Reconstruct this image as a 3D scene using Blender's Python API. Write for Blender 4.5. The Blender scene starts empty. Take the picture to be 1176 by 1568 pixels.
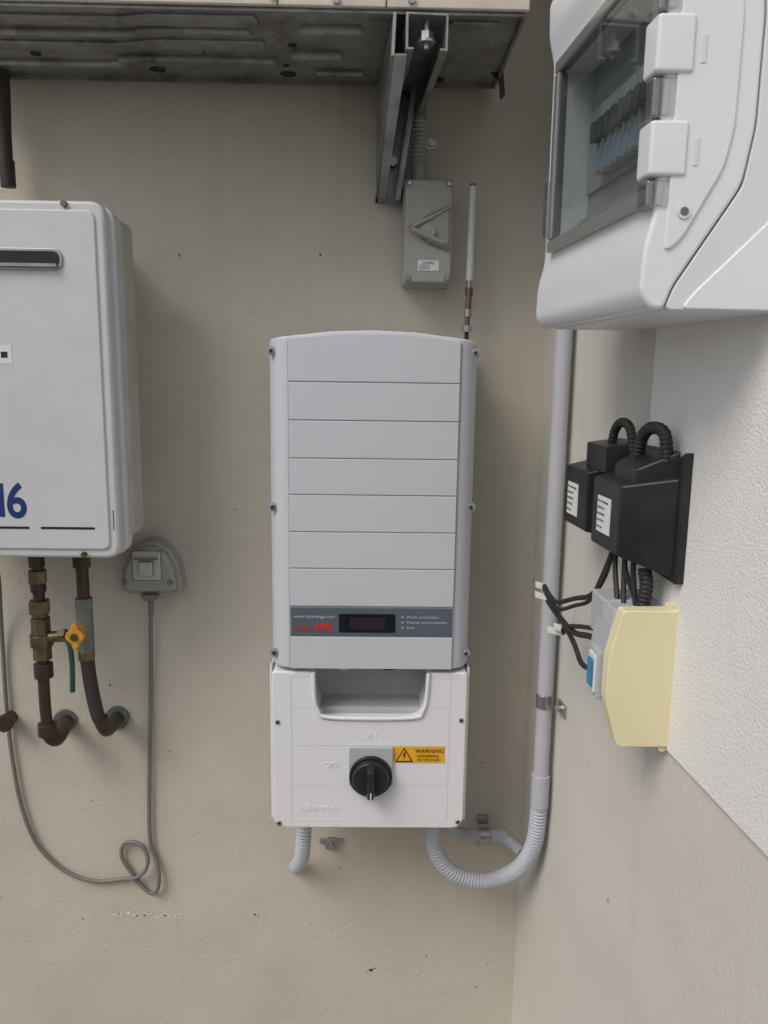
import bpy, math, random
from mathutils import Vector, Matrix
random.seed(4)
S=bpy.context.scene
COL=S.collection
# ------------------------------------------------------------------ materials
def pmat(name,col,rough=0.5,metal=0.0,var=0.06,vscale=6.0,bump=0.0,bscale=200.0,dirt=None,dirtamt=0.0,coat=0.0,dscale=9.0):
    m=bpy.data.materials.new(name);m.use_nodes=True
    nt=m.node_tree;N=nt.nodes;L=nt.links
    b=N['Principled BSDF']
    n1=N.new('ShaderNodeTexNoise');n1.inputs['Scale'].default_value=vscale;n1.inputs['Detail'].default_value=2
    geo=N.new('ShaderNodeNewGeometry')
    L.new(geo.outputs['Position'],n1.inputs['Vector'])
    mx=N.new('ShaderNodeMix');mx.data_type='RGBA'
    lo=[max(0,c*(1-var)) for c in col];hi=[min(1,c*(1+var)) for c in col]
    mx.inputs[6].default_value=(*lo,1);mx.inputs[7].default_value=(*hi,1)
    L.new(n1.outputs['Fac'],mx.inputs[0])
    out=mx.outputs[2]
    if dirt:
        n2=N.new('ShaderNodeTexNoise');n2.inputs['Scale'].default_value=dscale;n2.inputs['Detail'].default_value=5;n2.inputs['Roughness'].default_value=.7
        L.new(geo.outputs['Position'],n2.inputs['Vector'])
        cr=N.new('ShaderNodeMapRange');cr.inputs[1].default_value=.46;cr.inputs[2].default_value=.72;cr.inputs[3].default_value=0;cr.inputs[4].default_value=dirtamt
        L.new(n2.outputs['Fac'],cr.inputs[0])
        m2=N.new('ShaderNodeMix');m2.data_type='RGBA';L.new(cr.outputs[0],m2.inputs[0]);L.new(out,m2.inputs[6]);m2.inputs[7].default_value=(*dirt,1)
        out=m2.outputs[2]
    L.new(out,b.inputs['Base Color'])
    b.inputs['Roughness'].default_value=rough;b.inputs['Metallic'].default_value=metal
    if coat: b.inputs['Coat Weight'].default_value=coat
    if bump>0:
        n3=N.new('ShaderNodeTexNoise');n3.inputs['Scale'].default_value=bscale;n3.inputs['Detail'].default_value=1
        L.new(geo.outputs['Position'],n3.inputs['Vector'])
        bp=N.new('ShaderNodeBump');bp.inputs['Strength'].default_value=bump;bp.inputs['Distance'].default_value=.001
        L.new(n3.outputs['Fac'],bp.inputs['Height']);L.new(bp.outputs[0],b.inputs['Normal'])
    return m

def wallmat(name,col,stain,bumpd,bumpscale,stain_amt=.5,rough=.9,coarse=0.0):
    m=bpy.data.materials.new(name);m.use_nodes=True
    nt=m.node_tree;N=nt.nodes;L=nt.links;b=N['Principled BSDF'];b.inputs['Roughness'].default_value=rough
    b.inputs['Specular IOR Level'].default_value=.3
    geo=N.new('ShaderNodeNewGeometry');P=geo.outputs['Position']
    def noise(s,d,r=.6,vec=P):
        n=N.new('ShaderNodeTexNoise');n.inputs['Scale'].default_value=s;n.inputs['Detail'].default_value=d;n.inputs['Roughness'].default_value=r
        L.new(vec,n.inputs['Vector']);return n.outputs['Fac']
    def ramp(f,a,bb,ca=0,cb=1):
        r=N.new('ShaderNodeMapRange');r.inputs[1].default_value=a;r.inputs[2].default_value=bb;r.inputs[3].default_value=ca;r.inputs[4].default_value=cb
        L.new(f,r.inputs[0]);return r.outputs[0]
    def mix(f,a,c2):
        x=N.new('ShaderNodeMix');x.data_type='RGBA';L.new(f,x.inputs[0])
        if isinstance(a,tuple):x.inputs[6].default_value=(*a,1)
        else:L.new(a,x.inputs[6])
        x.inputs[7].default_value=(*c2,1);return x.outputs[2]
    c=mix(ramp(noise(3.2,5,.68),.35,.7,0,stain_amt),tuple(col),tuple(stain))
    mp=N.new('ShaderNodeMapping');mp.inputs['Scale'].default_value=(22,22,1.3);L.new(P,mp.inputs['Vector'])
    c=mix(ramp(noise(1.0,3,.5,mp.outputs[0]),.60,.8,0,.22),c,tuple(k*.75 for k in stain))
    c=mix(ramp(noise(45,3,.7),.6,.75,0,.20),c,tuple(k*.75 for k in col))
    L.new(c,b.inputs['Base Color'])
    bp=N.new('ShaderNodeBump');bp.inputs['Strength'].default_value=.9;bp.inputs['Distance'].default_value=bumpd
    L.new(noise(bumpscale,2,.6),bp.inputs['Height'])
    last=bp
    if coarse>0:
        v=N.new('ShaderNodeTexVoronoi');v.inputs['Scale'].default_value=330
        L.new(P,v.inputs['Vector'])
        b3=N.new('ShaderNodeBump');b3.inputs['Strength'].default_value=.7;b3.inputs['Distance'].default_value=coarse;b3.invert=True
        L.new(v.outputs['Distance'],b3.inputs['Height']);L.new(bp.outputs[0],b3.inputs['Normal']);last=b3
    else:
        bp2=N.new('ShaderNodeBump');bp2.inputs['Strength'].default_value=.6;bp2.inputs['Distance'].default_value=.010
        L.new(noise(6,1,.5),bp2.inputs['Height']);L.new(bp2.outputs[0],bp.inputs['Normal'])
    L.new(last.outputs[0],b.inputs['Normal'])
    return m

M={}
M['wall']=wallmat('wall_render_paint',(.585,.548,.468),(.48,.435,.35),.0012,160)
M['wallR']=wallmat('side_wall_smooth_paint',(.64,.62,.565),(.56,.53,.47),.0010,140)
M['wallT']=wallmat('side_wall_textured_paint',(.82,.81,.785),(.78,.765,.73),.0009,330,coarse=.0008)
M['ground']=wallmat('concrete',(.33,.315,.29),(.23,.22,.195),.002,60)
M['light_blocker']=pmat('light_blocker_paint',(.25,.26,.26),.6,var=.1)  # for the added light blocker behind the camera
M['inv']=pmat('inverter_paint',(.57,.585,.62),.42,var=.02)
M['invlow']=pmat('inverter_lower_paint',(.77,.775,.79),.4,var=.02)
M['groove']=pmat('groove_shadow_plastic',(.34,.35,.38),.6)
M['grooveShade']=pmat('painted_groove_shade',(.64,.645,.66),.6)  # groove shade put into the colour, slightly darker than the lower housing
M['recess']=pmat('recess_plastic',(.42,.42,.43),.6)
M['strip']=pmat('display_strip_plastic',(.095,.125,.15),.4,var=.04)
M['lcd']=pmat('lcd_glass',(.012,.012,.016),.08,coat=.5)
M['lcdin']=pmat('lcd_display',(.03,.022,.032),.25)
M['black']=pmat('black_plastic',(.014,.014,.015),.38,var=.15,dirt=(.10,.095,.09),dirtamt=.25)
M['rubber']=pmat('black_rubber',(.02,.02,.02),.6,var=.2)
M['yellow']=pmat('warning_yellow',(.80,.42,.015),.5,var=.03)
M['ink']=pmat('ink_black',(.015,.015,.015),.6)
M['blueink']=pmat('ink_blue',(.012,.035,.16),.5)
M['redink']=pmat('ink_red',(.55,.03,.025),.5)
M['white']=pmat('white_label',(.72,.72,.70),.5,var=.03)
M['lightink']=pmat('ink_light',(.5,.54,.57),.5)
M['heater']=pmat('heater_paint',(.60,.61,.62),.42,var=.03,dirt=(.44,.41,.36),dirtamt=.25,dscale=14)
M['heaterb']=pmat('heater_body_paint',(.45,.44,.41),.5,var=.05,dirt=(.28,.25,.2),dirtamt=.4)
M['dark']=pmat('dark_void',(.012,.012,.012),.7)
M['steel']=pmat('galvanised_steel',(.42,.42,.41),.42,metal=.85,var=.25,vscale=60,dirt=(.12,.10,.08),dirtamt=.6)
M['screw']=pmat('screw_metal',(.40,.40,.41),.35,metal=.9,var=.2,vscale=200)
M['galvdark']=pmat('weathered_galvanised_sheet',(.31,.31,.30),.36,metal=.5,var=.35,vscale=45,bump=.3,bscale=120,dirt=(.08,.07,.058),dirtamt=.75,dscale=14)
M['beige']=pmat('aircon_paint',(.60,.55,.46),.45,var=.05,dirt=(.3,.24,.17),dirtamt=.4)
M['iso']=pmat('grey_switch_plastic',(.36,.355,.325),.5,var=.05,dirt=(.2,.18,.14),dirtamt=.3)
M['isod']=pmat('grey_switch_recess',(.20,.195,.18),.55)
M['outlet']=pmat('outlet_plastic',(.36,.35,.32),.5,var=.06,dirt=(.2,.18,.14),dirtamt=.4)
M['outletl']=pmat('outlet_clear_flap',(.52,.51,.47),.2,var=.05,coat=.4)
M['ant']=pmat('antenna_white',(.62,.63,.65),.35)
M['brass']=pmat('old_brass',(.20,.155,.095),.45,metal=.8,var=.3,vscale=60,dirt=(.08,.07,.05),dirtamt=.8,dscale=50)
M['copper']=pmat('aged_copper',(.075,.05,.036),.5,metal=.5,var=.3,vscale=50,dirt=(.045,.04,.035),dirtamt=.8,dscale=40)
M['verd']=pmat('verdigris_brass',(.17,.20,.175),.6,metal=.4,var=.3,vscale=60)
M['lag']=pmat('pipe_lagging',(.035,.03,.027),.7,var=.3,vscale=60)
M['orange']=pmat('orange_handle',(.68,.31,.03),.5,var=.08,dirt=(.3,.12,.03),dirtamt=.5,dscale=60)
M['green']=pmat('green_lever',(.02,.075,.06),.5,var=.2)
M['redvalve']=pmat('red_fitting',(.35,.04,.03),.5,var=.2)
M['cord']=pmat('grey_cord',(.19,.18,.165),.5,var=.08)
M['conduit']=pmat('conduit_pvc',(.48,.495,.53),.42,var=.03,dirt=(.36,.34,.3),dirtamt=.25)
M['flex']=pmat('flex_conduit_pvc',(.48,.505,.57),.45,var=.03)
M['swb']=pmat('switchboard_plastic',(.74,.765,.79),.3,var=.015,coat=.15)
M['swb2']=pmat('switchboard_base_plastic',(.68,.705,.73),.35,var=.015)
M['frame']=pmat('smoky_frame_plastic',(.20,.205,.20),.18,var=.05,coat=.5)
M['brk']=pmat('breaker_grey',(.12,.135,.15),.45)
M['brkm']=pmat('breaker_body',(.42,.45,.47),.45)
M['brkb']=pmat('breaker_blue',(.27,.40,.50),.4)
M['cream']=pmat('yellowed_plastic',(.80,.73,.46),.45,var=.03)
M['gbox']=pmat('grey_box_plastic',(.45,.47,.49),.45)
M['blue']=pmat('blue_switch',(.03,.22,.42),.3)
M['pinside']=pmat('panel_inside',(.36,.38,.39),.5)
def glassmat(name,tint,fac):
    g=bpy.data.materials.new(name);g.use_nodes=True
    nt=g.node_tree;nt.nodes.clear();o=nt.nodes.new('ShaderNodeOutputMaterial')
    tr=nt.nodes.new('ShaderNodeBsdfTransparent');tr.inputs[0].default_value=(*tint,1)
    gl=nt.nodes.new('ShaderNodeBsdfGlossy');gl.inputs['Roughness'].default_value=.05;gl.inputs[0].default_value=(.9,.9,.9,1)
    mx=nt.nodes.new('ShaderNodeMixShader');nt.links.new(tr.outputs[0],mx.inputs[1]);nt.links.new(gl.outputs[0],mx.inputs[2]);nt.links.new(mx.outputs[0],o.inputs[0])
    mx.inputs[0].default_value=fac
    return g
M['glass']=glassmat('smoked_window',(.70,.73,.73),.24)
M['clear']=glassmat('clear_clip',(.78,.80,.81),.18)

# ------------------------------------------------------------------ geometry helpers
PAR=[None]
def parent(name,loc=(0,0,0)):
    e=bpy.data.objects.new(name,None);COL.objects.link(e);e.empty_display_size=.05;PAR[0]=e;return e
def mk(name,verts,faces,mat,bevel=0,seg=2,smooth=False,top=False):
    me=bpy.data.meshes.new(name);me.from_pydata([tuple(v) for v in verts],[],faces);me.validate()
    import bmesh
    bm=bmesh.new();bm.from_mesh(me);bmesh.ops.remove_doubles(bm,verts=bm.verts,dist=1e-6);bmesh.ops.recalc_face_normals(bm,faces=bm.faces);bm.to_mesh(me);bm.free()
    ob=bpy.data.objects.new(name,me);COL.objects.link(ob)
    if isinstance(mat,str):mat=M[mat]
    me.materials.append(mat)
    if smooth or bevel>0:
        for p in me.polygons:p.use_smooth=True
    if bevel>0:
        b=ob.modifiers.new('b','BEVEL');b.width=bevel;b.segments=seg;b.limit_method='ANGLE';b.angle_limit=math.radians(35);b.harden_normals=False
        w=ob.modifiers.new('w','WEIGHTED_NORMAL');w.keep_sharp=True
    elif smooth:
        try:
            me.set_sharp_from_angle(angle=math.radians(40))
        except Exception: pass
    if not top and PAR[0]:ob.parent=PAR[0]
    return ob
def loft(name,A,B,mat,bevel=0,seg=2,smooth=False,top=False):
    n=len(A);v=list(A)+list(B)
    f=[list(range(n)),list(range(2*n-1,n-1,-1))]+[[i,(i+1)%n,n+(i+1)%n,n+i] for i in range(n)]
    return mk(name,v,f,mat,bevel,seg,smooth,top)
def prY(name,poly,y0,y1,mat,bevel=0,**k):  # poly (x,z)
    return loft(name,[(x,y0,z) for x,z in poly],[(x,y1,z) for x,z in poly],mat,bevel,**k)
def box(name,x0,x1,y0,y1,z0,z1,mat,bevel=0,**k):
    return prY(name,[(x0,z0),(x1,z0),(x1,z1),(x0,z1)],y0,y1,mat,bevel,**k)
def rnd(poly,r,n=5):
    out=[];k=len(poly)
    for i in range(k):
        a=Vector(poly[i-1]);b=Vector(poly[i]);c=Vector(poly[(i+1)%k])
        rr=r[i] if isinstance(r,(list,tuple)) else r
        d1=(a-b);d2=(c-b)
        rr=min(rr,d1.length*.48,d2.length*.48)
        if rr<1e-5: out.append(tuple(b));continue
        p=b+d1.normalized()*rr;q=b+d2.normalized()*rr
        for j in range(n+1):
            t=j/n;out.append(tuple((1-t)**2*p+2*t*(1-t)*b+t*t*q))
    return out
def rect(x0,x1,z0,z1):return [(x0,z0),(x1,z0),(x1,z1),(x0,z1)]
def catmull(P,k=8):
    P=[Vector(p) for p in P];Q=[P[0]*2-P[1]]+P+[P[-1]*2-P[-2]];o=[]
    for i in range(1,len(Q)-2):
        a,b,c,d=Q[i-1],Q[i],Q[i+1],Q[i+2]
        for j in range(k):
            t=j/k;o.append(.5*((2*b)+(c-a)*t+(2*a-5*b+4*c-d)*t*t+(3*b-a-3*c+d)*t**3))
    o.append(P[-1]);return o
def resample(P,step):
    L=[0]
    for i in range(1,len(P)):L.append(L[-1]+(P[i]-P[i-1]).length)
    n=max(2,int(L[-1]/step));o=[];j=0
    for i in range(n+1):
        s=L[-1]*i/n
        while j<len(L)-2 and L[j+1]<s:j+=1
        t=(s-L[j])/max(1e-9,L[j+1]-L[j]);o.append(P[j].lerp(P[j+1],min(1,t)))
    return o
def sweep(name,P,rad,mat,seg=14,smoothpath=True,step=None,k=8,top=False):
    P=catmull(P,k) if smoothpath else [Vector(p) for p in P]
    if step:P=resample(P,step)
    n=len(P);T=[(P[min(i+1,n-1)]-P[max(i-1,0)]).normalized() for i in range(n)]
    u=T[0].orthogonal().normalized();V=[];F=[]
    for i in range(n):
        u=(u-T[i]*u.dot(T[i])).normalized();w=T[i].cross(u)
        r=rad(i,n) if callable(rad) else rad
        for s in range(seg):
            a=2*math.pi*s/seg;V.append(P[i]+u*(r*math.cos(a))+w*(r*math.sin(a)))
    for i in range(n-1):
        for s in range(seg):F.append([i*seg+s,i*seg+(s+1)%seg,(i+1)*seg+(s+1)%seg,(i+1)*seg+s])
    F.append(list(range(seg))[::-1]);F.append([(n-1)*seg+s for s in range(seg)])
    return mk(name,V,F,mat,smooth=True,top=top)
def corr(name,P,r,mat,pitch=.0062,depth=.0024,seg=20):
    def rad(i,n):
        return r-depth*(0.0,.25,1.0,.25)[i%4]
    return sweep(name,P,rad,mat,seg=seg,step=pitch/4)
def cyl(name,p,q,r,mat,seg=24,r2=None,bevel=0):
    p=Vector(p);q=Vector(q);t=(q-p).normalized();u=t.orthogonal().normalized();w=t.cross(u)
    r2=r if r2 is None else r2
    A=[p+u*r*math.cos(2*math.pi*i/seg)+w*r*math.sin(2*math.pi*i/seg) for i in range(seg)]
    B=[q+u*r2*math.cos(2*math.pi*i/seg)+w*r2*math.sin(2*math.pi*i/seg) for i in range(seg)]
    return loft(name,A,B,mat,bevel,smooth=True)
def screw(name,x,y,z,r=.004,mat='screw'):
    cyl(name+'_rim',(x,y,z),(x,y-.0012,z),r*1.6,'groove',20)
    cyl(name,(x,y,z),(x,y-.003,z),r,mat,20,bevel=.0006)
    cyl(name+'_socket',(x,y-.0029,z),(x,y-.0034,z),r*.55,'dark',6)
def text(name,s,loc,size,mat,rot=(90,0,0),align='LEFT',ext=.0002,bold=0,sx=1):
    cu=bpy.data.curves.new(name,'FONT');cu.body=s;cu.size=size;cu.extrude=ext;cu.align_x=align;cu.offset=bold
    t=bpy.data.objects.new(name+'_t',cu);COL.objects.link(t);bpy.context.view_layer.update()
    dg=bpy.context.evaluated_depsgraph_get();me=bpy.data.meshes.new_from_object(t.evaluated_get(dg));bpy.data.objects.remove(t)
    me.materials.clear();me.materials.append(M[mat])
    ob=bpy.data.objects.new(name,me);COL.objects.link(ob);ob.location=loc;ob.rotation_euler=[math.radians(a) for a in rot];ob.scale=(sx,1,1)
    if PAR[0]:ob.parent=PAR[0]
    return ob

# right-wall frame : (y, q, z) -> world
XC=.295;TH=math.tan(math.radians(4.5));YW=1.37
def RW(y,q,z):return (XC+(YW-y)*TH-q,y,z)
def prR(name,poly,q0,q1,mat,bevel=0,**k): # poly (y,z)
    return loft(name,[RW(y,q0,z) for y,z in poly],[RW(y,q1,z) for y,z in poly],mat,bevel,**k)

# ------------------------------------------------------------------ setting
PAR[0]=None
mk('ground',[(-40,-40,0),(40,-40,0),(40,40,0),(-40,40,0)],[[0,1,2,3]],'ground',top=True)
box('back_wall',-3.5,XC+.25,YW,YW+.2,-.02,3.2,'wall',top=True)
parent('side_wall')
loft('wall_body',[RW(YW+.1,0,-.02),RW(-3,0,-.02),(XC+1,-3,-.02),(XC+1,YW+.1,-.02)],[RW(YW+.1,0,3.2),RW(-3,0,3.2),(XC+1,-3,3.2),(XC+1,YW+.1,3.2)],'wallR')
prR('textured_render',[(.922,1.087),(-3,1.087),(-3,3.19),(.917,3.19)],-.01,.0045,'wallT',bevel=.003)
box('unseen_light_blocker',-6,.6,-2.35,-2.3,0,2.0,'light_blocker',top=True)  # added out of view behind the camera to block low-angle light
def chips(name,lst,fn,mat):
    V=[];F=[]
    for (a,b,r) in lst:
        n=7;st=len(V)
        for i in range(n):
            t=2*math.pi*i/n;rr=r*random.uniform(.5,1.15)
            V.append(fn(a+rr*math.cos(t)*1.2,b+rr*math.sin(t)))
        F.append(list(range(st,st+n)))
    return mk(name,V,F,mat,top=True)
cl=[(-.324,1.691,.0022),(-.322,1.686,.0014),(-.089,1.695,.0020),(.011,.338,.0045),(.018,.342,.0022),(.004,.333,.0016),(-.24,1.26,.0015),(-.217,.46,.0022),(-.21,.457,.0015),(-.475,.93,.002),(-.37,.80,.0016),(-.30,.82,.0012),(.20,.80,.0014),(.215,.78,.0016),(.205,.76,.001),(.12,.37,.0016),(.13,.31,.0012),(-.05,.56,.0014),(.24,.35,.0012),(.22,.30,.0018),(-.34,1.40,.0014),(.20,1.72,.001),(-.15,1.86,.0013),(-.20,1.60,.001),(-.52,.70,.0013),(-.55,.45,.0018)]
for i in range(80):
    cl.append((random.uniform(-.75,.27),random.uniform(.2,1.95),random.uniform(.0004,.0011)))
PAR[0]=None
chips('back_wall_paint_chips',cl,lambda a,b:(a,YW-.0004,b),'lag')
# lighter filled patches / efflorescence line near the base
ll=[(random.uniform(-.50,-.36),.46+random.uniform(-.004,.004),random.uniform(.001,.004)) for i in range(26)]
ll+=[(random.uniform(-.15,.15),random.uniform(.30,.46),random.uniform(.0008,.0022)) for i in range(22)]
chips('back_wall_filler_specks',ll,lambda a,b:(a,YW-.0006,b),'wallT')
cr=[(.95,.80,.0022),(1.05,.95,.0014),(.8,.70,.0015),(1.15,.62,.0012),(.88,.62,.001)]
for i in range(14): cr.append((random.uniform(.6,1.3),random.uniform(.4,1.05),random.uniform(.0004,.001)))
chips('side_wall_paint_chips',cr,lambda a,b:RW(a,.0004,b),'lag')

# ------------------------------------------------------------------ inverter
parent('solar_inverter')
cx=.002
prof=[(-.157,1.345),(-.157,1.215),(-.1562,1.203),(-.1535,1.192),(-.149,1.183),(-.142,1.1755),(-.134,1.171),(-.124,1.1685),(-.06,1.168),(0,1.168),(.06,1.168),(.124,1.1685),(.134,1.171),(.142,1.1755),(.149,1.183),(.1535,1.192),(.1562,1.203),(.157,1.215),(.157,1.345)]
def zt(x):return 1.548+.0145*(1-(x/.157)**2)
A=[(cx+x,y,1.043) for x,y in prof];B=[(cx+x,y,zt(x)) for x,y in prof]
loft('upper_housing',A+[(cx+.06,1.345,1.043),(cx-.06,1.345,1.043)],B+[(cx+.06,1.345,zt(.06)),(cx-.06,1.345,zt(.06))],'inv',bevel=.004,seg=3)
box('mount_plate',-.12,.12,1.345,1.37,.80,1.50,'steel')
xl,xr=-.1225,.1295
zs=[1.487,1.431,1.3745,1.3195,1.2625,1.2055,1.1455]
top=[(xl,zs[0]+.0007)]+[(xr,zs[0]+.0007)]+[(xr-(xr-xl)*i/10,zt(xr-(xr-xl)*i/10-cx)-.005) for i in range(11)]
prY('cover_slat',top,1.169,1.1655,'inv',bevel=.0012)
for i in range(6):
    box('cover_slat_%d'%(i+1),xl,xr,1.169,1.1655,zs[i+1]+.0007,zs[i]-.0007,'inv',bevel=.0010)
box('cover_slat_lower',xl,xr,1.169,1.1655,1.0445,1.0965,'inv',bevel=.001)
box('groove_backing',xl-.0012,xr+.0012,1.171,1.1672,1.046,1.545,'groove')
box('display_strip',xl+.001,xr-.001,1.169,1.1659,1.0975,1.1435,'strip',bevel=.0008)
prY('display_window',rnd(rect(-.047,.040,1.1045,1.134),.002),1.167,1.1649,'lcd')
prY('display_panel',rect(-.030,.024,1.110,1.1285),1.166,1.1645,'lcdin')
text('web_text','www.solaredge.com',(-.117,1.1652,1.127),.0078,'lightink')
text('logo_text','solar',(-.117,1.1652,1.107),.0155,'redink')
prY('logo_patch',rnd(rect(-.083,-.058,1.1055,1.118),.001),1.167,1.1652,'redink')
text('logo_text_b','edge',(-.082,1.1648,1.1075),.0105,'strip')
for i,t in enumerate(['Power production','Module communication','Fault']):
    text('legend_%d'%i,t,(.058,1.1652,1.1275-i*.0085),.0066,'lightink')
    box('led_%d'%i,.050,.0525,1.167,1.1652,1.128-i*.0085,1.1305-i*.0085,'lightink')
for i,(x,z) in enumerate([(-.1490,1.531),(.1525,1.532),(-.1490,1.298),(.1530,1.301),(-.1490,1.066),(.1530,1.067)]):
    screw('cover_screw_%d'%i,x,1.1790,z,.0045)
low=[(-.153,1.037),(-.0895,1.036),(-.0875,.985),(-.075,.955),(.081,.955),(.0935,.985),(.0965,1.036),(.157,1.037),(.157,.768),(-.153,.768)]
lr=[.008,.004,.01,.022,.022,.01,.004,.008,.022,.022]
lowp=rnd(low,lr,6)
prY('lower_housing',lowp,1.345,1.172,'invlow',bevel=.007,seg=4)
box('side_flange_l',-.1575,-.1535,1.345,1.186,.775,1.040,'invlow',bevel=.002)
box('side_flange_r',.1575,.1615,1.345,1.186,.775,1.040,'invlow',bevel=.002)
sweep('recess_lip',[(-.0875,1.171,1.036),(-.0855,1.171,.99),(-.080,1.171,.972),(-.068,1.171,.962),(0,1.171,.9595),(.074,1.171,.962),(.086,1.171,.972),(.0915,1.171,.99),(.0945,1.171,1.036)],.0035,'invlow',seg=10)
box('recess_back',-.09,.097,1.32,1.25,.95,1.0425,'recess')
box('recess_shelf',-.088,.095,1.27,1.20,.95,.966,'recess',bevel=.004)
cyl('cable_gland',(-.04,1.215,1.043),(-.04,1.215,1.028),.013,'white',24)
cyl('cable_gland_hole',(-.04,1.215,1.029),(-.04,1.215,1.0275),.008,'recess',24)
sweep('internal_cable',[(-.01,1.22,1.043),(.015,1.215,1.029),(.045,1.215,1.027),(.075,1.22,1.043)],.0025,'rubber',seg=8)
for i,(a,b,z) in enumerate([(-.1225,-.0925,.9775),(.099,.1295,.9775),(-.1225,.1295,.9135),(-.1225,.1295,.845),(-.1225,.1295,.782),(-.1225,-.0935,1.0285),(.1005,.1295,1.0285)]):
    box('cover_line_%d'%i,a,b,1.1735,1.1716,z-.0004,z+.0004,'grooveShade')  # thin darker strips painted as groove shade, no real groove cut
for i,x in enumerate([-.1225,.1295]):
    box('cover_line_v%d'%i,x-.0004,x+.0004,1.1735,1.1716,.782,1.0285,'grooveShade')  # upright strips of the same painted groove shade
text('embossed_logo','solaredge',(-.112,1.1722,.799),.0175,'invlow',ext=.0009,bold=.0004)
text('embossed_on','ON',(-.008,1.1722,.926),.014,'invlow',ext=.0009)
text('embossed_off','OFF',(-.072,1.1722,.874),.014,'invlow',ext=.0009)
prY('switch_plate',rnd(rect(-.0305,.0405,.8455,.9125),.003),1.174,1.166,'gbox',bevel=.0015)
cyl('rotary_base',(.005,1.167,.864),(.005,1.160,.864),.0345,'black',48,bevel=.001)
cyl('rotary_ring',(.005,1.161,.864),(.005,1.150,.864),.031,'black',48,r2=.028,bevel=.002)
loft('rotary_grip',[(-.003,1.151,.890),(.013,1.151,.890),(.0135,1.151,.837),(-.0035,1.151,.837)],[(.001,1.134,.886),(.009,1.134,.886),(.0095,1.134,.839),(.0005,1.134,.839)],'black',bevel=.002)
box('rotary_mark',.004,.0062,1.1335,1.1328,.841,.852,'white')
prY('warning_label',rnd(rect(.0415,.1235,.884,.912),.001),1.173,1.1712,'yellow')
def tri(s,cx_,cz):return [(cx_-s*.5,cz-s*.3),(cx_+s*.5,cz-s*.3),(cx_,cz+s*.57)]
prY('hazard_triangle',rnd(tri(.029,.0585,.894),.002),1.1715,1.1708,'ink')
prY('hazard_triangle_in',rnd(tri(.022,.0585,.8945),.001),1.171,1.1704,'yellow')
prY('hazard_bolt',[(.0590,.904),(.0560,.896),(.0585,.8965),(.0572,.890),(.0612,.8985),(.0588,.898),(.0610,.904)],1.1708,1.17,'ink')
text('warning_text','WARNING',(.0755,1.1706,.9015),.0096,'ink',ext=.0001)
text('warning_text_b','HAZARDOUS',(.079,1.1706,.8942),.0058,'ink',ext=.0001)
text('warning_text_c','DC VOLTAGE',(.079,1.1706,.8875),.0058,'ink',ext=.0001)
for i,(x,z) in enumerate([(-.144,.952),(.1485,.957),(-.143,.777),(.148,.780)]):
    screw('lower_screw_%d'%i,x,1.1735,z,.004)
cyl('entry_gland_l',(-.112,1.27,.772),(-.112,1.27,.745),.0155,'gbox',8)
cyl('entry_gland_r',(.114,1.27,.772),(.114,1.27,.745),.0155,'gbox',8)
cyl('entry_gland_m',(.148,1.31,.772),(.148,1.31,.70),.011,'gbox',16)

# ------------------------------------------------------------------ isolator
parent('isolator_switch')
prY('base',rnd(rect(.047,.127,1.643,1.804),.005),1.37,1.325,'iso',bevel=.002)
prY('cover',rnd(rect(.0495,.1245,1.6455,1.8015),.004),1.325,1.300,'iso',bevel=.003)
prY('dial_recess',rnd([(.062,1.727),(.083,1.748),(.121,1.764),(.122,1.690),(.083,1.704)],.004),1.301,1.2995,'isod')
prY('dial_plate',rnd([(.068,1.727),(.084,1.744),(.118,1.757),(.119,1.697),(.084,1.709)],.004),1.301,1.2988,'iso')
loft('lever',[(.052,1.30,1.731),(.058,1.30,1.721),(.113,1.30,1.699),(.118,1.30,1.707)],[(.055,1.283,1.730),(.059,1.283,1.723),(.112,1.287,1.702),(.115,1.287,1.706)],'iso',bevel=.002)
loft('pointer_bar',[(.060,1.2995,1.733),(.064,1.2995,1.727),(.122,1.2995,1.757),(.122,1.2995,1.764)],[(.062,1.294,1.732),(.064,1.294,1.728),(.121,1.294,1.759),(.121,1.294,1.762)],'iso',bevel=.001)
cyl('dial_hub',(.0865,1.30,1.722),(.0865,1.290,1.722),.011,'iso',24,bevel=.001)
cyl('indicator',(.0565,1.2835,1.7275),(.0565,1.2825,1.7275),.0018,'redink',10)
prY('rating_label',rect(.071,.1045,1.6635,1.6795),1.301,1.2992,'white')
text('rating_text','CLIPSAL',(.078,1.2988,1.6735),.0055,'ink',ext=.0001)
for j in range(3):
    text('rating_small_%d'%j,'WHT 56SW  415V',(.073,1.2988,1.6708-j*.0026),.0022,'ink',ext=.0001)
for i,(x,z) in enumerate([(.056,1.795),(.118,1.795),(.056,1.652),(.118,1.652)]):
    cyl('corner_boss_%d'%i,(x,1.301,z),(x,1.2985,z),.0048,'isod',20);cyl('corner_screw_%d'%i,(x,1.299,z),(x,1.297,z),.0032,'screw',6)
cyl('conduit_neck',(.071,1.335,1.80),(.071,1.335,1.83),.0115,'iso',16)
cyl('conduit_grey',(.071,1.335,1.82),(.074,1.335,2.1),.0095,'isod',16)
corr('corrugated_lead',[(.071,1.335,1.82),(.071,1.335,1.85),(.073,1.335,1.90)],.0125,'iso')
parent('conduit_saddle')
prY('saddle_tab',rnd(rect(.070,.103,1.862,1.882),.009),1.37,1.366,'steel',bevel=.001)
cyl('saddle_screw',(.094,1.366,1.872),(.094,1.361,1.872),.0055,'screw',8)

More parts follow.
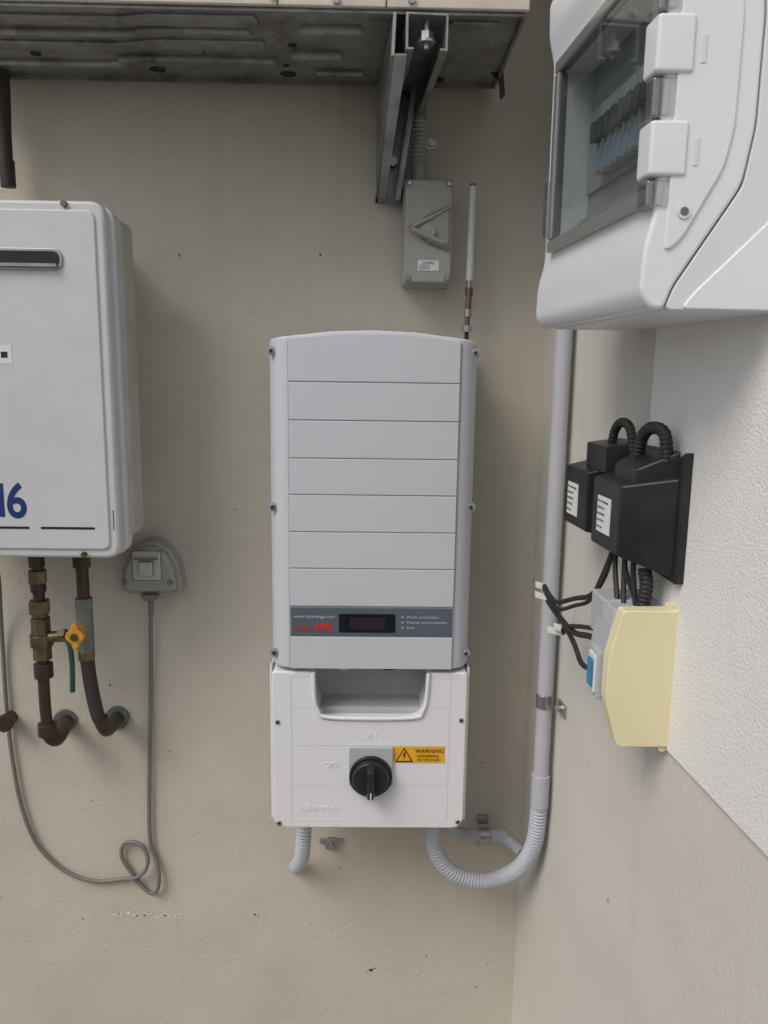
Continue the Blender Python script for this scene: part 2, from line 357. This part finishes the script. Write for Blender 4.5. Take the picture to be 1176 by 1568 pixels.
# ------------------------------------------------------------------ antenna
parent('antenna')
cyl('rod',(.157,1.32,1.651),(.1575,1.32,1.797),.0062,'ant',24,r2=.0056,bevel=.001)
cyl('tip',(.1575,1.32,1.797),(.1575,1.32,1.8005),.0050,'brass',20)
cyl('rod_base',(.157,1.32,1.651),(.157,1.32,1.640),.0052,'screw',20)
cyl('ring_a',(.157,1.32,1.640),(.157,1.32,1.628),.0064,'brass',8)
cyl('coupler',(.157,1.32,1.628),(.156,1.32,1.604),.0050,'brass',20)
cyl('ring_b',(.156,1.32,1.606),(.156,1.32,1.594),.0070,'screw',8)
cyl('coupler_b',(.156,1.32,1.594),(.155,1.32,1.572),.0040,'brass',20)
cyl('ring_c',(.155,1.32,1.580),(.155,1.32,1.570),.0078,'screw',6)
cyl('lead',(.155,1.32,1.572),(.155,1.32,1.545),.0035,'rubber',16)

# ------------------------------------------------------------------ water heater
parent('water_heater')
hx0=-.745
prY('body',rnd(rect(hx0+.004,-.3675,1.240,1.722),.022,6),1.262,1.20,'heaterb',bevel=.008,seg=3)
prY('mount_frame',rect(hx0+.05,-.425,1.26,1.70),1.37,1.262,'heaterb')
prY('flange',rnd(rect(hx0-.006,-.3735,1.219,1.732),.024,8),1.215,1.188,'heater',bevel=.004,seg=3)
prY('front_panel',rnd(rect(hx0,-.381,1.217,1.735),.022,8),1.192,1.170,'heater',bevel=.006,seg=4)
prY('panel_face',rnd(rect(hx0+.014,-.394,1.231,1.722),.014,8),1.172,1.1665,'heater',bevel=.0045,seg=3)
prY('flue_rim',rnd(rect(-.655,-.441,1.6385,1.6685),.0148,8),1.168,1.1635,'screw',bevel=.001)
prY('flue_opening',rnd(rect(-.651,-.445,1.6425,1.6645),.0108,8),1.165,1.1631,'dark')
prY('flue_lower_lip',rnd(rect(-.650,-.448,1.6425,1.647),.002),1.165,1.157,'steel')
text('model_digit_6','6',(-.5145,1.1662,1.2805),.0735,'blueink',align='RIGHT',bold=.0014,sx=.86)
prY('model_digit_1',[(-.5565,1.2805),(-.5485,1.2805),(-.5485,1.3315),(-.5545,1.3315),(-.566,1.3225),(-.5625,1.3175),(-.5565,1.322)],1.168,1.1660,'blueink')
for i,(a,b) in enumerate([(-.60,-.5135),(-.4965,-.4155)]):
    prY('vent_slot_%d'%i,rnd(rect(a,b,1.2625,1.266),.0015),1.168,1.1660,'dark')
prY('info_label',rect(-.56,-.5225,1.507,1.533),1.168,1.1660,'white')
prY('info_mark',rect(-.538,-.5285,1.5155,1.524),1.168,1.1657,'ink')
cyl('top_screw',(-.436,1.171,1.7295),(-.436,1.165,1.7295),.0045,'brass',12)
cyl('bottom_screw',(-.434,1.171,1.2235),(-.434,1.165,1.2235),.0045,'brass',12)
box('front_slit',-.3885,-.3878,1.1712,1.1690,1.262,1.292,'dark')

# ------------------------------------------------------------------ black lagged pipe
parent('insulated_pipe')
sweep('lagging',[(-.583,1.33,1.785),(-.583,1.33,1.86),(-.580,1.33,1.95),(-.580,1.33,2.2)],.0095,'lag')
cyl('collar',(-.583,1.33,1.825),(-.583,1.33,1.785),.0115,'lag')

# ------------------------------------------------------------------ outlet
parent('power_outlet')
ox=-.383
hood=[(ox-.054,1.121),(ox-.048,1.165),(ox-.034,1.192),(ox-.012,1.207),(ox+.012,1.207),(ox+.034,1.192),(ox+.048,1.165),(ox+.054,1.121),(ox+.040,1.114),(ox-.040,1.114)]
hp=rnd(hood,.006,4)
sc=lambda P,s,dz=0:[(ox+(x-ox)*s,1.155+(z-1.155)*s+dz) for x,z in P]
loft('back_hood',[(x,1.37,z) for x,z in sc(hp,1.03)],[(x,1.335,z) for x,z in hp],'outlet',bevel=.003)
loft('front_face',[(x,1.335,z) for x,z in sc(hp,.90,.0)],[(x,1.322,z) for x,z in sc(hp,.80,.0)],'outlet',bevel=.004)
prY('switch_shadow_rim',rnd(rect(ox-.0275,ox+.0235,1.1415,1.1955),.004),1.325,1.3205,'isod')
prY('switch_well',rnd(rect(ox-.026,ox+.022,1.143,1.194),.004),1.325,1.3185,'outletl',bevel=.002)
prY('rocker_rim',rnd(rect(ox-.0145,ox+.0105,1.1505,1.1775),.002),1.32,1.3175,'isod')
prY('rocker',rnd(rect(ox-.013,ox+.009,1.152,1.176),.002),1.32,1.311,'outletl',bevel=.002)
box('rocker_bar',ox-.022,ox+.018,1.32,1.314,1.180,1.183,'isod')
for i,x in enumerate((ox-.041,ox+.037)):
    cyl('screw_%d'%i,(x,1.336,1.139),(x,1.320,1.139),.0045,'isod',16);cyl('screw_head_%d'%i,(x,1.322,1.139),(x,1.3185,1.139),.003,'screw',12)
loft('plug',[(ox-.016,1.355,1.115),(ox+.014,1.355,1.115),(ox+.014,1.322,1.115),(ox-.016,1.322,1.115)],[(ox-.011,1.355,1.102),(ox+.007,1.355,1.102),(ox+.007,1.328,1.102),(ox-.011,1.328,1.102)],'cord',bevel=.002)
corr('strain_relief',[(ox-.003,1.34,1.105),(ox-.004,1.342,1.075)],.0055,'cord',pitch=.006,depth=.001)
parent('power_cord')
yc=1.362
sweep('cable',[(-.386,1.342,1.105),(-.390,1.35,1.065),(-.398,yc,.935),(-.404,yc,.82),(-.410,yc,.70),(-.411,yc,.623),(-.402,yc,.588),(-.396,yc-.004,.555),(-.400,yc-.004,.522),(-.414,yc,.512),(-.433,yc,.530),(-.450,yc,.556),(-.466,yc,.588),(-.462,yc,.613),(-.446,yc-.003,.621),(-.426,yc-.005,.614),(-.415,yc-.007,.592),(-.420,yc-.008,.566),(-.440,yc-.006,.548),(-.47,yc,.541),(-.505,yc,.536),(-.540,yc,.541),(-.570,yc,.555),(-.600,yc,.580),(-.630,yc,.625),(-.650,yc,.70),(-.660,yc,.80),(-.663,yc,.90),(-.662,yc,1.0),(-.655,1.35,1.08),(-.640,1.32,1.15),(-.635,1.29,1.25)],.0038,'cord',seg=10)
cyl('tape_patch',(-.4085,yc,.735),(-.4088,yc,.728),.0044,'isod',10)

# ------------------------------------------------------------------ pipes
parent('gas_valve_pipe')
px=-.550;py=1.27
sweep('pipe',[(px,py,1.25),(px-.001,py,1.10),(px-.002,py,1.0),(px-.002,py,.92),(px+.002,py,.885)],.0095,'copper')
for i,(z0,z1,r,m,sg) in enumerate([(1.200,1.178,.0135,'copper',8),(1.172,1.150,.0155,'brass',6),(1.150,1.135,.0125,'copper',16),(1.120,1.098,.0175,'brass',6),(1.098,1.090,.013,'brass',16),(1.090,1.062,.0165,'brass',8),(1.062,1.040,.0185,'brass',16),(1.040,1.018,.016,'brass',8),(1.010,.985,.0155,'copper',16),(.902,.880,.0155,'copper',16)]):
    cyl('fitting_%d'%i,(px-.001,py,z0),(px-.001,py,z1),r,m,sg,bevel=.001)
cyl('valve_spindle',(px,py,1.055),(px+.036,py-.004,1.060),.0095,'brass',12)
cyl('spindle_nut',(px+.030,py-.004,1.060),(px+.042,py-.004,1.061),.012,'brass',6)
sweep('green_lever',[(px+.038,py-.006,1.063),(px+.050,py-.012,1.045),(px+.053,py-.014,1.01),(px+.051,py-.014,.965)],.0046,'green',seg=8)
sweep('elbow',[(px,py,.89),(px+.003,py+.008,.872),(px+.004,py+.03,.862),(px-.008,1.37,.862)],.0135,'copper')
cyl('wall_rose',(px-.008,1.362,.862),(px-.010,1.371,.862),.021,'verd',24)
parent('water_pipe')
wx=-.477
sweep('pipe',[(wx,py,1.25),(wx,py,1.18),(wx,py,1.10)],.010,'copper')
cyl('red_washer',(wx,py,1.222),(wx,py,1.205),.014,'redvalve',8)
cyl('union_nut',(wx,py,1.200),(wx,py,1.178),.0155,'copper',6,bevel=.001)
cyl('nut_b',(wx,py,1.125),(wx,py,1.108),.0155,'verd',6,bevel=.001)
cyl('valve_body',(wx,py,1.108),(wx,py,1.030),.0135,'verd',16,bevel=.002)
cyl('nut_c',(wx,py,1.035),(wx,py,1.018),.015,'brass',6,bevel=.001)
cyl('valve_stem',(wx-.003,py,1.073),(wx-.003,py-.035,1.073),.0085,'orange',12)
hv=[]
for i in range(24):
    a=2*math.pi*i/24;r=.0135+.0030*math.cos(4*a);hv.append((wx-.003+r*math.cos(a)*.95,1.071+r*math.sin(a)*1.45))
prY('tap_handle',hv,py-.030,py-.042,'orange',bevel=.002)
cyl('tap_cap',(wx-.003,py-.04,1.071),(wx-.003,py-.0455,1.071),.006,'brass',16)
sweep('lagged_pipe',[(wx,py,1.025),(wx+.003,py,.985),(wx+.008,py,.945),(wx+.014,py,.915),(wx+.020,py+.004,.90)],.0115,'lag')
sweep('elbow',[(wx+.017,py,.912),(wx+.021,py+.006,.893),(wx+.020,py+.03,.878),(wx+.014,1.37,.868)],.0125,'copper')
cyl('wall_rose',(wx+.014,1.362,.868),(wx+.014,1.371,.868),.022,'verd',24)
parent('capped_pipe')
cyl('stub',(-.655,1.33,.872),(-.660,1.37,.866),.013,'copper',16)
cyl('cap',(-.6545,1.338,.872),(-.654,1.327,.872),.0165,'copper',8,bevel=.001)

# ------------------------------------------------------------------ bracket + AC
parent('wall_bracket')
def chan(name,c0,c1,wid,dep,lip,mat,axis_n,th=.003):
    c0=Vector(c0);c1=Vector(c1);t=(c1-c0).normalized();n=Vector(axis_n);n=(n-t*n.dot(t)).normalized();u=t.cross(n).normalized()
    pr=[(-wid/2+lip,0),(-wid/2,0),(-wid/2,-dep),(wid/2,-dep),(wid/2,0),(wid/2-lip,0),(wid/2-lip,-th),(wid/2-th,-th),(wid/2-th,-dep+th),(-wid/2+th,-dep+th),(-wid/2+th,-th),(-wid/2+lip,-th)]
    A=[c0+u*a+n*b for a,b in pr];B=[c1+u*a+n*b for a,b in pr]
    return loft(name,A,B,mat,bevel=.0006,seg=1)
chan('vertical_channel',(.022,1.325,1.777),(.047,1.325,1.952),.041,.043,.009,'galvdark',(0,-1,0))
chan('arm_channel',(.0655,1.085,1.907),(.050,1.335,1.907),.054,.044,.010,'galvdark',(0,0,-1))
loft('gusset',[(.003,1.36,1.777),(.003,1.325,1.777),(.020,1.085,1.900),(.022,1.085,1.951),(.003,1.36,1.951)],[(.006,1.36,1.777),(.006,1.325,1.777),(.024,1.085,1.900),(.026,1.085,1.951),(.006,1.36,1.951)],'steel')
loft('gusset_flange',[(.003,1.36,1.777),(.003,1.325,1.777),(.020,1.085,1.900),(.020,1.088,1.9035),(.003,1.33,1.779)],[(.018,1.36,1.777),(.018,1.325,1.777),(.040,1.085,1.900),(.040,1.088,1.9035),(.018,1.33,1.779)],'galvdark')
cyl('bolt_shaft',(.0655,1.105,1.955),(.0655,1.105,1.915),.0045,'screw',12)
cyl('bolt_nut',(.0655,1.105,1.935),(.0655,1.105,1.925),.0095,'screw',6)
cyl('bolt_washer',(.0655,1.105,1.925),(.0655,1.105,1.922),.012,'steel',20)
cyl('wall_bolt',(.030,1.362,1.84),(.030,1.350,1.84),.008,'screw',6)

parent('air_conditioner_unit')
ax0,ax1,ay0,ay1,az=-.66,.192,1.09,1.345,1.955
box('cabinet',ax0,ax1,ay0+.004,ay1-.002,az+.012,az+.56,'beige',bevel=.004)
box('front_panel',ax0,ax1+.003,ay0-.004,ay0+.003,az+.001,az+.56,'beige',bevel=.002)
box('base_tray',ax0+.003,ax1-.002,ay0+.004,ay1,az+.002,az+.014,'galvdark',bevel=.001)
box('tray_front_lip',ax0+.003,ax1,ay0+.0035,ay0+.006,az-.003,az+.03,'galvdark')
box('tray_back_lip',ax0+.003,ax1-.002,ay1-.004,ay1,az-.006,az+.03,'galvdark')
box('tray_side_lip',ax1-.004,ax1,ay0+.006,ay1,az-.005,az+.03,'galvdark')
def plate(name,poly,d,mat='galvdark',b=.002):
    P=rnd(poly,.012,5)
    loft(name,[(x,y,az+.004) for x,y in P],[(x,y,az+.002-d) for x,y in P],mat,bevel=b)
plate('pressed_panel_0',[(-.65,1.125),(-.33,1.125),(-.30,1.115),(-.155,1.115),(-.155,1.150),(-.65,1.150)],.004)
plate('pressed_panel_1',[(-.65,1.210),(-.36,1.210),(-.31,1.195),(-.155,1.195),(-.155,1.225),(-.65,1.238)],.004)
plate('pressed_panel_2',[(.095,1.12),(.165,1.12),(.165,1.31),(.095,1.31)],.004)
def ridge(name,pts,w):
    sweep(name,[(x,y,az+.0010) for x,y in pts],w,'galvdark',seg=12,smoothpath=True,k=4)
ridge('tray_ridge_0',[(-.66,1.175),(-.34,1.175),(-.31,1.162),(-.17,1.162)],.0075)
ridge('tray_ridge_2',[(-.66,1.285),(-.40,1.285),(-.36,1.262),(-.15,1.262)],.0075)
ridge('tray_ridge_3',[(-.12,1.235),(-.05,1.235)],.011)
ridge('tray_ridge_4',[(-.10,1.150),(-.02,1.150)],.009)
ridge('tray_ridge_7',[(-.09,1.305),(-.02,1.305)],.007)
for i,(x,y,r) in enumerate([(-.335,1.31,.013),(-.135,1.318,.013),(-.118,1.21,.006),(-.135,1.285,.005),(.10,1.33,.008),(-.50,1.26,.008)]):
    cyl('drain_hole_%d'%i,(x,y,az+.003),(x,y,az+.0008),r,'dark',20)
    if r>.01: cyl('hole_rim_%d'%i,(x,y,az+.003),(x,y,az+.0012),r*1.3,'steel',20)
for i,(x) in enumerate([-.05,.045,-.13]):
    cyl('panel_screw_%d'%i,(x,ay0-.004,az+.008+.002*i),(x,ay0-.008,az+.008+.002*i),.005,'screw',10)
box('panel_joint',.012,.0135,ay0-.0048,ay0-.003,az+.001,az+.5,'dark')
box('panel_joint_b',-.125,-.1238,ay0-.0048,ay0-.003,az+.001,az+.5,'dark')
for i,x in enumerate([-.25,-.145,-.11,-.33]):
    box('tab_%d'%i,x,x+.004,1.235+.02*(i%2),1.239+.02*(i%2),az-.010,az+.003,'steel')
prY('corner_hook',[(.176,1.958),(.196,1.960),(.200,1.925),(.193,1.918),(.190,1.945)],1.30,1.296,'rubber')

# ------------------------------------------------------------------ conduits
parent('conduit_pipe')
cX,cY=.288,1.204
cyl('straight',(cX,cY,.84),(cX,cY,2.6),.0128,'conduit',28)
cyl('coupling',(cX,cY,.79),(cX,cY,.848),.0152,'conduit',28,bevel=.001)
corr('flexible_bend',[(cX,cY,.80),(.288,1.207,.765),(.286,1.213,.722),(.279,1.228,.680),(.264,1.247,.643),(.238,1.262,.617),(.208,1.268,.606),(.176,1.27,.610),(.148,1.27,.625),(.127,1.27,.652),(.116,1.27,.69),(.114,1.27,.755)],.0145,'flex')
cyl('flex_ferrule',(.114,1.27,.758),(.114,1.27,.745),.0155,'conduit',24)
cyl('clamp_band',(cX,cY,.967),(cX,cY,.990),.0142,'screw',28,bevel=.0008)
prR('clamp_tab',[(cY-.016,.968),(cY-.050,.968),(cY-.050,.989),(cY-.016,.989)],.0,.004,'steel',bevel=.001)
cyl('clamp_bolt',RW(cY-.032,.004,.9785),RW(cY-.032,.014,.9785),.005,'screw',6)
prR('wall_mark',[(1.235,1.262),(1.232,1.262),(1.232,1.305),(1.235,1.305)],-.01,.0005,'dark')
parent('branch_conduit')
by=1.345
corr('corrugated_stub',[(.148,by-.03,.70),(.158,by-.015,.665),(.178,by-.003,.651),(.212,by,.648)],.0115,'conduit')
sweep('branch_tube',[(.212,by,.648),(.245,by,.647),(.268,by-.01,.640),(.285,by-.03,.632)],.0105,'conduit')
cyl('branch_coupling',(.235,by,.648),(.262,by-.002,.646),.0125,'conduit',24)
cyl('band',(.211,by,.648),(.229,by,.648),.0132,'screw',24,bevel=.0006)
prY('band_tab',rnd(rect(.210,.230,.612,.637),.003),1.37,1.362,'steel',bevel=.001)
prY('band_tab_top',rnd(rect(.210,.230,.659,.675),.003),1.37,1.362,'steel',bevel=.001)
cyl('band_bolt',(.220,1.362,.622),(.220,1.355,.622),.006,'screw',8)
parent('drain_conduit')
corr('corrugated_tube',[(-.112,1.27,.755),(-.112,1.272,.70),(-.117,1.29,.640),(-.128,1.335,.592),(-.136,1.372,.562)],.0138,'conduit',pitch=.0068,depth=.0028)
parent('pipe_clamp')
prY('tab',rnd(rect(-.079,-.055,.603,.626),.006),1.37,1.362,'steel',bevel=.001)
box('tab_flange',-.090,-.045,1.37,1.3655,.614,.624,'steel',bevel=.001)
cyl('tab_bolt',(-.067,1.362,.614),(-.067,1.355,.614),.0058,'screw',8)

# ------------------------------------------------------------------ switchboard
parent('switchboard')
yf,yn=.975,.668
def prS(name,poly,y0,y1,mat,bevel=0,**k): # poly (q,z), extruded along wall
    return loft(name,[RW(y0,q,z) for q,z in poly],[RW(y1,q,z) for q,z in poly],mat,bevel,**k)
zc=1.742
half=[(.108,1.5560),(.102,1.574),(.051,1.655),(.044,1.70)]
seam=half+[(q,2*zc-z) for q,z in half[::-1]]
frontc=[(.119,1.556),(.129,1.568),(.128,1.605),(.121,1.632)]
frontc=frontc+[(q,2*zc-z) for q,z in frontc[::-1]]
cover=[*seam[::-1],*frontc]
wy0,wy1,wz0,wz1=.9435,.673,1.640,1.844
fw=.013
cov=prS('cover',rnd(cover,.010,4),yf,yn,'swb',bevel=.006,seg=4)
cut=prR('cavity_cutter',rect(wy1+fw,wy0-fw,wz0+fw,wz1-fw),.078,.16,'pinside')
bo=cov.modifiers.new('cav','BOOLEAN');bo.operation='DIFFERENCE';bo.object=cut;bo.solver='EXACT'
cov.modifiers.move(len(cov.modifiers)-1,0)
cov.modifiers['b'].show_viewport=False;cov.modifiers['w'].show_viewport=False
bpy.context.view_layer.update();dg=bpy.context.evaluated_depsgraph_get()
me2=bpy.data.meshes.new_from_object(cov.evaluated_get(dg));cov.modifiers.remove(cov.modifiers[0]);cov.data=me2
for p_ in me2.polygons:p_.use_smooth=True
cov.modifiers['b'].show_viewport=True;cov.modifiers['w'].show_viewport=True;cov.modifiers['b'].width=.0045
bpy.data.objects.remove(cut)
base=[(.0,1.5555),(.1068,1.5558),(.1005,1.574),(.0497,1.655),(.0427,1.70)]
base=base+[(q,2*zc-z) for q,z in base[::-1]]
prS('base',rnd(base,.006,4),yf-.003,yn+.0015,'swb2',bevel=.0015,seg=2)
st=[(.0,1.556),(.094,1.5565),(.084,1.570),(.026,1.628),(.008,1.66),(.005,1.70)]
st=st+[(q,2*zc-z) for q,z in st[::-1]]
prS('base_side_panel',rnd(st,.006,4),yf-.01,yn-.0008,'swb',bevel=.0015)
inn=[(.112,1.60),(.098,1.612),(.068,1.668),(.062,1.70)]
inn=inn+[(q,2*zc-z) for q,z in inn[::-1]]
prS('cover_side_panel',rnd(inn,.008,4),yn+.02,yn-.0025,'swb',bevel=.002)
prR('inner_panel',rect(wy1+fw+.001,wy0-fw-.001,wz0+fw+.001,wz1-fw-.001),.076,.088,'pinside')
for nm,pl in (('frame_bottom',rect(wy1,wy0,wz0,wz0+fw)),('frame_top',rect(wy1,wy0,wz1-fw,wz1)),('frame_far',rect(wy0-fw,wy0,wz0+fw+.0005,wz1-fw-.0005)),('frame_near',rect(wy1,wy1+fw,wz0+fw+.0005,wz1-fw-.0005))):
    prR(nm,pl,.115,.1285,'frame',bevel=.002)
mk('window_pane',[RW(y,.126,z) for y,z in rect(wy1+fw-.001,wy0-fw+.001,wz0+fw-.001,wz1-fw+.001)],[[0,1,2,3]],'glass')
prR('breaker_mask',rect(.70,.925,1.700,1.785),.088,.092,'pinside')
for i in range(9):
    y=.705+i*.0182
    prR('breaker_%d'%i,rect(y,y+.0168,1.708,1.776),.09,.103,'brkm',bevel=.001)
    prR('breaker_toggle_%d'%i,rect(y+.003,y+.0135,1.738,1.757),.102,.112,'brk',bevel=.001)
    prR('breaker_label_%d'%i,rect(y+.001,y+.0155,1.710,1.730),.102,.1040,'brkb')
prR('inner_door_ledge',rect(.69,.925,1.664,1.672),.088,.100,'pinside',bevel=.001)
def nb(name,q0,q1,z0,z1,y0,y1,mat,bevel=.0015): return prS(name,rect(q0,q1,z0,z1),y0,y1,mat,bevel)
for i,(z0,z1) in enumerate([(1.737,1.780),(1.660,1.702)]):
    nb('hinge_cover_%d'%i,.100,.1305,z0,z1,yn+.022,yn-.005,'swb',.003)
for i,(z0,z1) in enumerate([(1.7045,1.7345),(1.636,1.6575),(1.7825,1.81)]):
    nb('hinge_clip_%d'%i,.108,.1300,z0,z1,yn+.018,yn-.002,'clear',.002)
    nb('hinge_pin_%d'%i,.116,.121,z0+.002,z1-.002,yn+.008,yn-.001,'swb2',.001)
    nb('hinge_clip_dark_%d'%i,.125,.1275,z0+.002,z1-.002,yn+.008,yn-.0012,'frame',.0005)
for i,(z0,z1) in enumerate([(1.744,1.766),(1.668,1.690)]):
    nb('side_slot_%d'%i,.090,.095,z0,z1,yn,yn-.0032,'swb2',.0008)
hxx=XC+(YW-yn)*TH-.0985
cyl('side_hole_rim',(hxx,yn-.0015,1.633),(hxx,yn-.0040,1.633),.0055,'swb2',20)
cyl('side_hole',(hxx,yn-.0035,1.633),(hxx,yn-.0044,1.633),.0034,'brk',20)
prR('far_latch',rect(yf-.028,yf-.012,1.66,1.72),.118,.1290,'clear',bevel=.001)

# ------------------------------------------------------------------ power adapters
parent('power_adapter')
def hull(name,fr,qf,bk,qb,mat,bevel=.003):
    return loft(name,[RW(y,qb,z) for y,z in bk],[RW(y,qf,z) for y,z in fr],mat,bevel)
prR('back_plate',[(.955,1.286),(.955,1.384),(.86,1.392),(.806,1.424),(.806,1.282)],.0,.014,'black',bevel=.002)
hull('body',rect(.842,.925,1.305,1.383),.064,rect(.812,.94,1.287,1.396),.013,'black')
hull('shoulder',rect(.838,.90,1.384,1.402),.050,rect(.822,.91,1.384,1.424),.010,'black',.0025)
prR('rating_label',rect(.866,.906,1.322,1.364),.063,.0646,'white')
rz=-(90-4.5)
LT=['Power Technologies','Model AD-12','IN 240V 50Hz','OUT 12V 1A','Indoor use']
for j in range(5):
    text('label_text_%d'%j,LT[j],RW(.904,.0650,1.357-j*.0075),.0038,'ink',rot=(90,0,rz),ext=.0001)
parent('power_adapter')
hull('body',rect(.958,1.04,1.309,1.384),.060,rect(.95,1.05,1.295,1.396),.005,'black')
hull('top_cap',rect(.935,1.00,1.385,1.418),.048,rect(.93,1.0,1.385,1.424),.005,'black',.002)
prR('rating_label',rect(.987,1.026,1.322,1.364),.059,.0606,'white')
for j in range(5):
    text('label_text_%d'%j,LT[j],RW(1.024,.0610,1.357-j*.0075),.0038,'ink',rot=(90,0,rz),ext=.0001)
hull('link',rect(.92,.965,1.318,1.376),.045,rect(.92,.965,1.30,1.390),.005,'black')
parent('adapter_cables')
def Rp(y,q,z):return RW(y,q,z)
corr('loop_a',[Rp(.965,.03,1.415),Rp(.955,.03,1.437),Rp(.935,.03,1.447),Rp(.915,.028,1.44),Rp(.905,.025,1.405)],.0058,'rubber',pitch=.005,depth=.001,seg=12)
corr('loop_b',[Rp(.885,.03,1.41),Rp(.875,.03,1.435),Rp(.855,.028,1.446),Rp(.838,.022,1.44),Rp(.832,.02,1.41)],.0072,'rubber',pitch=.005,depth=.001,seg=12)
for i,(y,q,yy,qq) in enumerate([(.90,.04,.865,.05),(.885,.035,.86,.045),(.87,.04,.855,.03),(.86,.035,.85,.035)]):
    sweep('drop_%d'%i,[Rp(y,q,1.31),Rp(y-.006,q+.004,1.285),Rp(yy,qq,1.245)],.0032,'rubber',seg=8)
corr('drop_corrugated',[Rp(.845,.03,1.29),Rp(.842,.028,1.27),Rp(.845,.03,1.24)],.0078,'rubber',pitch=.005,depth=.0012,seg=12)
def C3(pts,nm,r=.0034): sweep(nm,pts,r,'rubber',seg=8)
C3([Rp(.90,.045,1.30),Rp(.91,.05,1.262),(.276,.94,1.232),(.272,1.0,1.210),(.262,1.05,1.190),(.257,1.075,1.192),(.254,1.10,1.200)],'wire_a')
C3([Rp(.91,.04,1.30),Rp(.915,.052,1.258),(.277,.95,1.222),(.272,1.0,1.200),(.264,1.05,1.180),(.258,1.09,1.185),(.254,1.105,1.196)],'wire_b',.0028)
C3([(.30,.87,1.18),(.277,.925,1.182),(.272,.99,1.166),(.266,1.05,1.168),(.258,1.09,1.180)],'wire_c',.004)
C3([(.30,.87,1.15),(.279,.92,1.142),(.275,.96,1.135),(.273,.995,1.150),(.268,1.05,1.166),(.260,1.085,1.176)],'wire_d',.0036)
C3([(.30,.87,1.205),(.279,.93,1.192),(.272,.98,1.178),(.268,1.03,1.160),(.270,1.04,1.148)],'wire_e',.003)
for i,(x,y,z) in enumerate([(.253,1.108,1.198),(.253,1.108,1.183),(.262,1.06,1.146),(.268,1.045,1.155)]):
    loft('connector_%d'%i,[(x-.009,y,z-.004),(x-.009,y,z+.004),(x-.009,y+.01,z+.004),(x-.009,y+.01,z-.004)],[(x+.008,y-.006,z-.004-.003),(x+.008,y-.006,z+.004-.003),(x+.008,y+.004,z+.001),(x+.008,y+.004,z-.007)],'white',bevel=.0008)

# ------------------------------------------------------------------ cream junction box
parent('junction_box')
cp=[(.275,1.251),(.262,1.196),(.262,1.146),(.2775,1.093),(.3395,1.093),(.3395,1.251)]
prY('cream_lid',rnd(cp,[.004,.01,.01,.006,.002,.004],5),.832,.812,'cream',bevel=.0025,seg=3)
gp=[(.272,1.246),(.263,1.196),(.263,1.146),(.270,1.130),(.33,1.10),(.345,1.10),(.345,1.246)]
prY('grey_base',gp,.885,.832,'gbox',bevel=.002)
prY('grey_cap',rnd(rect(.268,.345,1.20,1.249),.003),.91,.86,'gbox',bevel=.002)
box('switch_frame',.2575,.264,.834,.868,1.140,1.195,'gbox',bevel=.0012)
box('switch_window',.2545,.258,.838,.862,1.146,1.190,'white',bevel=.001)
box('switch_rocker',.2515,.2555,.840,.856,1.152,1.184,'blue',bevel=.001)
cyl('lid_lug_t',(.331,.83,1.252),(.331,.815,1.252),.005,'cream',16)
cyl('lid_lug_b',(.330,.83,1.0915),(.330,.815,1.0915),.005,'cream',16)

# ------------------------------------------------------------------ camera, light
f=1200.;p=math.radians(10);r=math.radians(0.8);yaw=math.radians(1.0)
down=Vector((0,-math.sin(p),-math.cos(p)));fwd=Vector((0,math.cos(p),-math.sin(p)));X=Vector((1,0,0))
R_=X*math.cos(r)-down*math.sin(r)
U_=-(X*math.sin(r)+down*math.cos(r))
Mz=Matrix.Rotation(-yaw,3,'Z')
R_=Mz@R_;U_=Mz@U_;B_=-(Mz@fwd)
mat=Matrix((R_,U_,B_)).transposed().to_4x4();mat.translation=Vector((0,0,1.5))
cam=bpy.data.cameras.new('camera');co=bpy.data.objects.new('camera',cam);COL.objects.link(co);co.matrix_world=mat
cam.sensor_fit='VERTICAL';cam.angle=2*math.atan(784/1200);cam.clip_start=.02;cam.clip_end=500
S.camera=co
w=bpy.data.worlds.new('World');S.world=w;w.use_nodes=True
sky=w.node_tree.nodes.new('ShaderNodeTexSky');sky.sky_type='NISHITA';sky.sun_disc=False
D=Vector((-.55,-.54,.86)).normalized()
el=math.asin(D.z);az_=math.atan2(D.x,D.y)
sky.sun_elevation=el;sky.sun_rotation=az_;sky.air_density=1.0;sky.dust_density=3.0;sky.ozone_density=1.0
w.node_tree.links.new(sky.outputs[0],w.node_tree.nodes['Background'].inputs[0]);w.node_tree.nodes['Background'].inputs[1].default_value=.12
sl=bpy.data.lights.new('sun','SUN');sl.energy=1.3;sl.angle=math.radians(30);sl.color=(1,.975,.94)
so=bpy.data.objects.new('sun',sl);COL.objects.link(so);so.rotation_euler=(-D).to_track_quat('-Z','Y').to_euler();so.location=(-3,-3,5)
S.view_settings.view_transform='Standard';S.view_settings.look='None';S.view_settings.exposure=0
